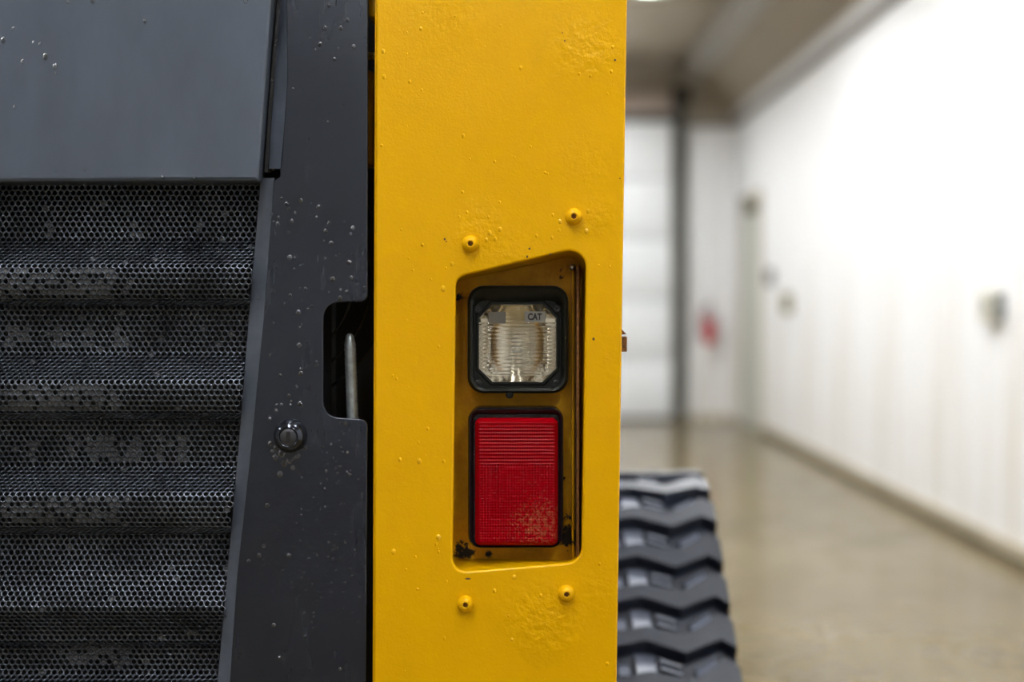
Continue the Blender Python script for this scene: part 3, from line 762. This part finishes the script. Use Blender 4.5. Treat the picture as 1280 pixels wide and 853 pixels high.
# latch tab poking out beyond the post's right side
d = D0+0.03
bm = bmesh.new(); box(bm, X(765, d), X(784, d), d, d+0.012, Z(440, d), Z(421, d), bev=0.001)
vs_ = [bm.verts.new(c) for c in ((X(770, d), d, Z(419, d)), (X(783, d), d, Z(418, d)), (X(770, d), d, Z(404, d)), (X(770, d), d+0.01, Z(419, d)), (X(783, d), d+0.01, Z(418, d)), (X(770, d), d+0.01, Z(404, d)))]
for f in ((0, 1, 2), (3, 5, 4), (0, 3, 4, 1), (1, 4, 5, 2), (2, 5, 3, 0)): bm.faces.new([vs_[i] for i in f])
link('latch_tab', finish(bm, smooth=False), m_rust, loader)

# ---- water droplets and paint nibs
def droplets(name, items, mat, flat=0.8, seg=10, rings=4):
    vs_, fs = [], []
    for (px, py, r, yv, sx, sz) in items:
        x, z = X(px, yv), Z(py, yv); R = r*S0; b0 = len(vs_)
        vs_.append((x, yv-R*flat, z))
        for j in range(1, rings+1):
            a = j/rings*math.pi/2
            for k in range(seg):
                th = 2*math.pi*k/seg; vs_.append((x+R*sx*math.sin(a)*math.cos(th), yv-R*flat*math.cos(a)+0.00005, z+R*sz*math.sin(a)*math.sin(th)))
        for k in range(seg): fs.append((b0, b0+1+(k+1) % seg, b0+1+k))
        for j in range(rings-1):
            for k in range(seg):
                a0 = b0+1+j*seg; k2 = (k+1) % seg; fs.append((a0+k, a0+k2, a0+seg+k2, a0+seg+k))
    me = bpy.data.meshes.new(name); me.from_pydata(vs_, [], fs); me.shade_smooth()
    o = link(name, me, mat, loader); o['kind'] = 'stuff'; return o
rd = random.Random(11)
items = [(406, 35, 2.6), (426, 35, 2.5), (400, 56, 2.6), (434, 25, 2.4), (411, 7, 2.2), (442, 58, 2.2), (418, 74, 2.1), (362, 322, 2.9), (376, 251, 2.2), (373, 391, 2.8), (374, 432, 3.0), (416, 349, 2.8),
         (436, 328, 2.7), (407, 289, 2.4), (398, 259, 2.4), (414, 304, 2.4), (441, 285, 2.2), (425, 373, 2.4), (439, 348, 2.5), (347, 280, 2.2), (376, 467, 2.6), (375, 505, 2.6), (385, 495, 1.8), (358, 255, 2.4),
         (352, 567, 4), (345, 560, 3), (362, 576, 3.5), (372, 570, 3), (355, 580, 3), (338, 555, 2.4), (344, 572, 2.8), (366, 585, 2.4), (350, 593, 3.2), (381, 560, 2.2), (368, 574, 2.0), (340, 565, 2.2), (380, 536, 1.8),
         (324, 695, 2.4), (311, 702, 2), (330, 683, 1.8), (361, 695, 2.6), (342, 782, 2.2), (350, 823, 2.6), (425, 837, 2.2), (381, 796, 2), (334, 632, 2.2)]
items = [(a, b, r*1.15, D0, 1, rd.uniform(1, 1.25)) for a, b, r in items]
def in_door(px, py):
    if px > 456 or px < 352-(py*0.082)+8: return False
    if 372 < py < 528 and px > 398: return False
    if math.hypot(px-363, py-545) < 25: return False
    return True
def scatter(n, x0, x1, y0, y1, r0, r1):
    k = 0
    while k < n:
        px, py = rd.uniform(x0, x1), rd.uniform(y0, y1)
        if in_door(px, py): items.append((px, py, r0+(r1-r0)*rd.random()**2.2, D0, 1, rd.uniform(0.95, 1.3))); k += 1
scatter(45, 340, 456, 240, 376, 0.9, 2.2); scatter(25, 320, 400, 376, 540, 0.9, 2.2); scatter(35, 395, 456, 528, 600, 0.8, 2.0)
scatter(110, 370, 455, 580, 790, 0.6, 1.6); scatter(120, 325, 452, 680, 790, 0.4, 0.9); scatter(12, 355, 455, 5, 240, 0.9, 1.8)
droplets('water_droplets', items, m_water)
items = [(4, 50, 2.8), (57, 70, 3.2), (69, 83, 2.8), (42, 53, 1.8), (50, 55, 1.8), (16, 36, 1.8), (28, 77, 2.2), (181, 26, 2.2), (18, 134, 2.0), (85, 1, 2.6), (116, 0.5, 2.6), (307, 1, 2.4), (204, 222, 2), (244, 223, 2), (106, 212, 1.5), (69, 92, 1.4), (71, 214, 1.4)]
droplets('water_droplets', [(a, b, r*1.1, HD, 1, 1.35) for a, b, r in items], m_water)
items = []
for _ in range(90):
    while True:
        px, py = rd.uniform(474, 768), rd.uniform(4, 850)
        if not (558 < px < 742 and 300 < py < 725): break
    items.append((px, py, 0.8+1.5*rd.random()**2, D0, 1, rd.uniform(1, 1.5)))
droplets('paint_nibs', items, m_yel, flat=0.6); items = []
for (px, py, r) in ((479, 64, 2.6), (480, 96, 2.6), (651, 85, 2.4), (526, 36, 2.2), (500, 575, 2.4), (524, 577, 3), (548, 672, 3), (492, 690, 3), (554, 361, 3.2), (565, 330, 2.4), (612, 291, 2.6), (625, 287, 2.6), (608, 300, 2.2), (619, 299, 2.2), (733, 289, 2.8), (735, 264, 2.4), (699, 288, 2), (690, 297, 2), (738, 95, 2), (640, 800, 2), (618, 739, 2.4), (643, 722, 2.6), (676, 745, 2.2), (700, 277, 2.5)):
    items.append((px, py, r, D0, 1, 1.3))
droplets('water_droplets', items, simple('water_bead_on_yellow', (0.74, 0.40, 0.004), 0.05, spec=0.6), flat=0.62)
droplets('paint_chips', [(662, 311, 1.6, D0, 1, 1), (659, 321, 1.5, D0, 1, 1.2), (769, 75, 1.6, D0, 1, 1), (706, 51, 1.2, D0, 1, 1), (703, 41, 1.0, D0, 1, 1), (742, 424, 1.7, D0, 1, 1.2), (556, 299, 1.5, D0, 1, 1.2), (558, 302, 1.1, D0, 1, 1), (585, 724, 2.0, D0, 2.0, .6), (775, 223, 1.0, D0, 1, 1), (688, 318, 1.2, D0, 1.2, 1)], simple('bare_chip_brown', (0.10, 0.035, 0.01), 0.6), flat=0.15)
droplets('water_droplets', [(313, 342, 4, D0+0.004, 0.8, 1.5), (298, 482, 4, D0+0.004, .8, 1.4), (286, 623, 4, D0+0.004, .8, 1.4), (322, 374, 1.8, D0+.004, 1, 1)], m_water)

# ---- rubber track
TX0, TX1 = -0.07, 0.333
def hull(pts):
    pts = sorted(set(pts))
    def half(ps):
        h = []
        for q in ps:
            while len(h) > 1 and (h[-1][0]-h[-2][0])*(q[1]-h[-2][1])-(h[-1][1]-h[-2][1])*(q[0]-h[-2][0]) <= 0: h.pop()
            h.append(q)
        return h
    lo, up = half(pts), half(pts[::-1]); return lo[:-1]+up[:-1]
LUG_H = 0.020
ang = math.radians(37.6); nrm = (-math.sin(ang), math.cos(ang))
P0 = (2.0, 0.567)
# base belt lies LUG_H below the lug tops
def on_line(z, r):   # centre of a wheel of radius r tangent (inside) to the belt line, with the given centre height
    bx, bz = P0[0]-nrm[0]*(LUG_H+r), P0[1]-nrm[1]*(LUG_H+r)
    t = (z-bz)/math.sin(ang); return (bx+t*math.cos(ang), z)
r_s, r_i = 0.29, 0.19
cs = on_line(0.80-LUG_H-r_s+0.012, r_s); ci = on_line(r_i+LUG_H, r_i); cf = (ci[0]+1.75, r_i+LUG_H)
pts = []
for (c, r) in ((cs, r_s), (ci, r_i), (cf, r_i)):
    for k in range(96): pts.append((round(c[0]+r*math.cos(2*math.pi*k/96), 6), round(c[1]+r*math.sin(2*math.pi*k/96), 6)))
H = hull(pts)      # counter-clockwise in (y, z)
# dense closed polyline
poly = []
for a_, b_ in zip(H, H[1:]+H[:1]):
    L_ = math.hypot(b_[0]-a_[0], b_[1]-a_[1]); n_ = max(1, int(L_/0.04))
    for k in range(n_): poly.append((a_[0]+(b_[0]-a_[0])*k/n_, a_[1]+(b_[1]-a_[1])*k/n_))
m_track = simple('wet_black_rubber', (0.012, 0.0155, 0.027), 0.40, spec=0.33, var=(14, 0.3), bmp=(120, 0.35, 0.002))
bm = bmesh.new(); n_ = len(poly); RR = []
cen = (sum(q[0] for q in poly)/n_, sum(q[1] for q in poly)/n_)
for i, q in enumerate(poly):
    a_, b_ = poly[i-1], poly[(i+1) % n_]; tx, tz = b_[0]-a_[0], b_[1]-a_[1]; l_ = math.hypot(tx, tz); nx_, nz_ = tz/l_, -tx/l_
    inn = (q[0]-nx_*0.03, q[1]-nz_*0.03)
    RR.append([bm.verts.new((x_, yy_, zz_)) for x_, yy_, zz_ in ((TX0+0.006, inn[0], inn[1]), (TX0, q[0]-nx_*.006, q[1]-nz_*.006), (TX0+0.006, q[0], q[1]), (TX1-0.006, q[0], q[1]), (TX1, q[0]-nx_*.006, q[1]-nz_*.006), (TX1-0.006, inn[0], inn[1]))])
for i in range(n_):
    a_, b_ = RR[i], RR[(i+1) % n_]
    for k in range(6): bm.faces.new((a_[k], a_[(k+1) % 6], b_[(k+1) % 6], b_[k]))
track = link('rubber_track', finish(bm, 40), m_track, loader)
# one lug: x across, local -y ... built as (x, t, n): t grows down the rear slope, n outwards
top_e = [(TX1-0.002, -22), (0.313, -38), (0.261, 0), (0.204, -16), (0.172, -9), (0.131, 0), (0.092, -16), (0.059, -9), (0.002, -38), (TX0+0.002, -22)]
bot_e = [(TX1-0.002, 24), (0.311, 8), (0.257, 33), (0.202, 10), (0.172, 17), (0.131, 33), (0.094, 10), (0.059, 17), (0.004, 8), (TX0+0.002, 24)]
bm = bmesh.new()
def ring_at(edge, n, dt): return [bm.verts.new((x_, t_*0.001+dt, n)) for x_, t_ in edge]
tb, tt = ring_at(top_e, -0.002, -0.016), ring_at(top_e, LUG_H, 0.0)
tm = ring_at(top_e, LUG_H-0.003, -0.002)
bt, bbm, bb = ring_at(bot_e, LUG_H, 0.0), ring_at(bot_e, LUG_H-0.003, 0.0015), ring_at(bot_e, -0.002, 0.004)
seq = [tb, tm, tt, bt, bbm, bb]
for A_, B_ in zip(seq, seq[1:]):
    for k in range(len(A_)-1): bm.faces.new((A_[k], A_[k+1], B_[k+1], B_[k]))
bm.faces.new([s[0] for s in seq]); bm.faces.new([s[-1] for s in seq][::-1])
N_BAND = len(bm.faces)
def wedge(x0, x1, t0, t1, n0, n1, sk=0.0):
    q = [bm.verts.new(c) for c in ((x0, t0, -0.002), (x1, t0+sk, -0.002), (x1, t1+sk, -0.002), (x0, t1, -0.002), (x0+.002, t0, n0), (x1-.002, t0+sk, n0), (x1-.002, t1+sk, n1), (x0+.002, t1, n1))]
    for f in ((4, 5, 6, 7), (0, 4, 7, 3), (1, 2, 6, 5), (0, 1, 5, 4), (3, 7, 6, 2)): bm.faces.new([q[i] for i in f])
for (a_, b_) in ((0.182, 0.214), (0.086, 0.116)): wedge(a_, b_, -0.062, -0.012, 0.001, LUG_H-0.001, 0.004 if a_ > .1 else -0.004)
for k in range(3):
    wedge(0.217, 0.250, -0.041+k*0.013, -0.036+k*0.013, 0.016, 0.016, 0.012)
    wedge(0.122, 0.150, -0.034+k*0.011, -0.027+k*0.011, 0.016, 0.016, 0.006)
wedge(0.268, 0.302, -0.034, -0.006, 0.001, LUG_H-0.002, -0.022); wedge(0.012, 0.047, -0.052, -0.028, 0.003, 0.017, 0.020)
wedge(0.157, 0.176, -0.040, -0.010, 0.004, 0.018, 0.0)
me_lug = finish(bm, 30); me_lug.materials.append(m_track)
me_lug.materials.append(simple('painted_sheen_rubber', (0.10, 0.112, 0.15), 0.34, var=(60, 0.25)))  # paler block tops: the wet overhead reflection is put into the colour
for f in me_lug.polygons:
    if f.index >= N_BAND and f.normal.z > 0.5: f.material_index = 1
per = sum(math.hypot(b_[0]-a_[0], b_[1]-a_[1]) for a_, b_ in zip(poly, poly[1:]+poly[:1]))
nl = round(per/0.081); pitch = per/nl
def along(s):
    s %= per; acc = 0
    for a_, b_ in zip(poly, poly[1:]+poly[:1]):
        L_ = math.hypot(b_[0]-a_[0], b_[1]-a_[1])
        if acc+L_ >= s:
            t = (s-acc)/L_; return (a_[0]+(b_[0]-a_[0])*t, a_[1]+(b_[1]-a_[1])*t)
        acc += L_
    return poly[0]
TRACK_PHASE = 0.0
for k in range(nl):
    s = k*pitch+TRACK_PHASE
    a_, q, b_ = along(s-0.03), along(s), along(s+0.03)
    t = Vector((0, b_[0]-a_[0], b_[1]-a_[1])).normalized()     # counter-clockwise: down the rear slope
    n = Vector((0, t.z, -t.y))
    mid_ = Vector((0, (a_[0]+b_[0]+4*q[0])/6, (a_[1]+b_[1]+4*q[1])/6))
    M = Matrix(((1, 0, 0, 0), (0, t.y, n.y, mid_.y), (0, t.z, n.z, mid_.z), (0, 0, 0, 1)))
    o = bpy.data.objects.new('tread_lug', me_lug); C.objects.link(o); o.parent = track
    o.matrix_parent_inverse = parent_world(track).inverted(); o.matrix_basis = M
# wheels inside the track
m_wheel = simple('black_wheel_steel', (0.02, 0.02, 0.022), 0.5)
for (c, r, nm) in ((cs, r_s-0.031, 'drive_sprocket'), (ci, r_i-0.031, 'idler_wheel'), (cf, r_i-0.031, 'idler_wheel')):
    bm = lathe([(0, -0.06), (r*0.3, -0.06), (r*0.4, -0.045), (r*0.85, -0.045), (r, -0.06), (r, 0.06), (r*0.85, 0.045), (r*0.4, 0.045), (r*0.3, 0.06), (0, 0.06)], 32)
    bmesh.ops.rotate(bm, verts=bm.verts, matrix=Matrix.Rotation(math.pi/2, 3, 'Z')); bmesh.ops.translate(bm, verts=bm.verts, vec=((TX0+TX1)/2, c[0], c[1]))
    link(nm, finish(bm), m_wheel, loader)
bm = bmesh.new(); box(bm, -0.16, TX0+0.12, ci[0]+0.1, cf[0]-0.1, 0.20, 0.42, bev=0.02)
link('track_frame', finish(bm), m_wheel, loader)
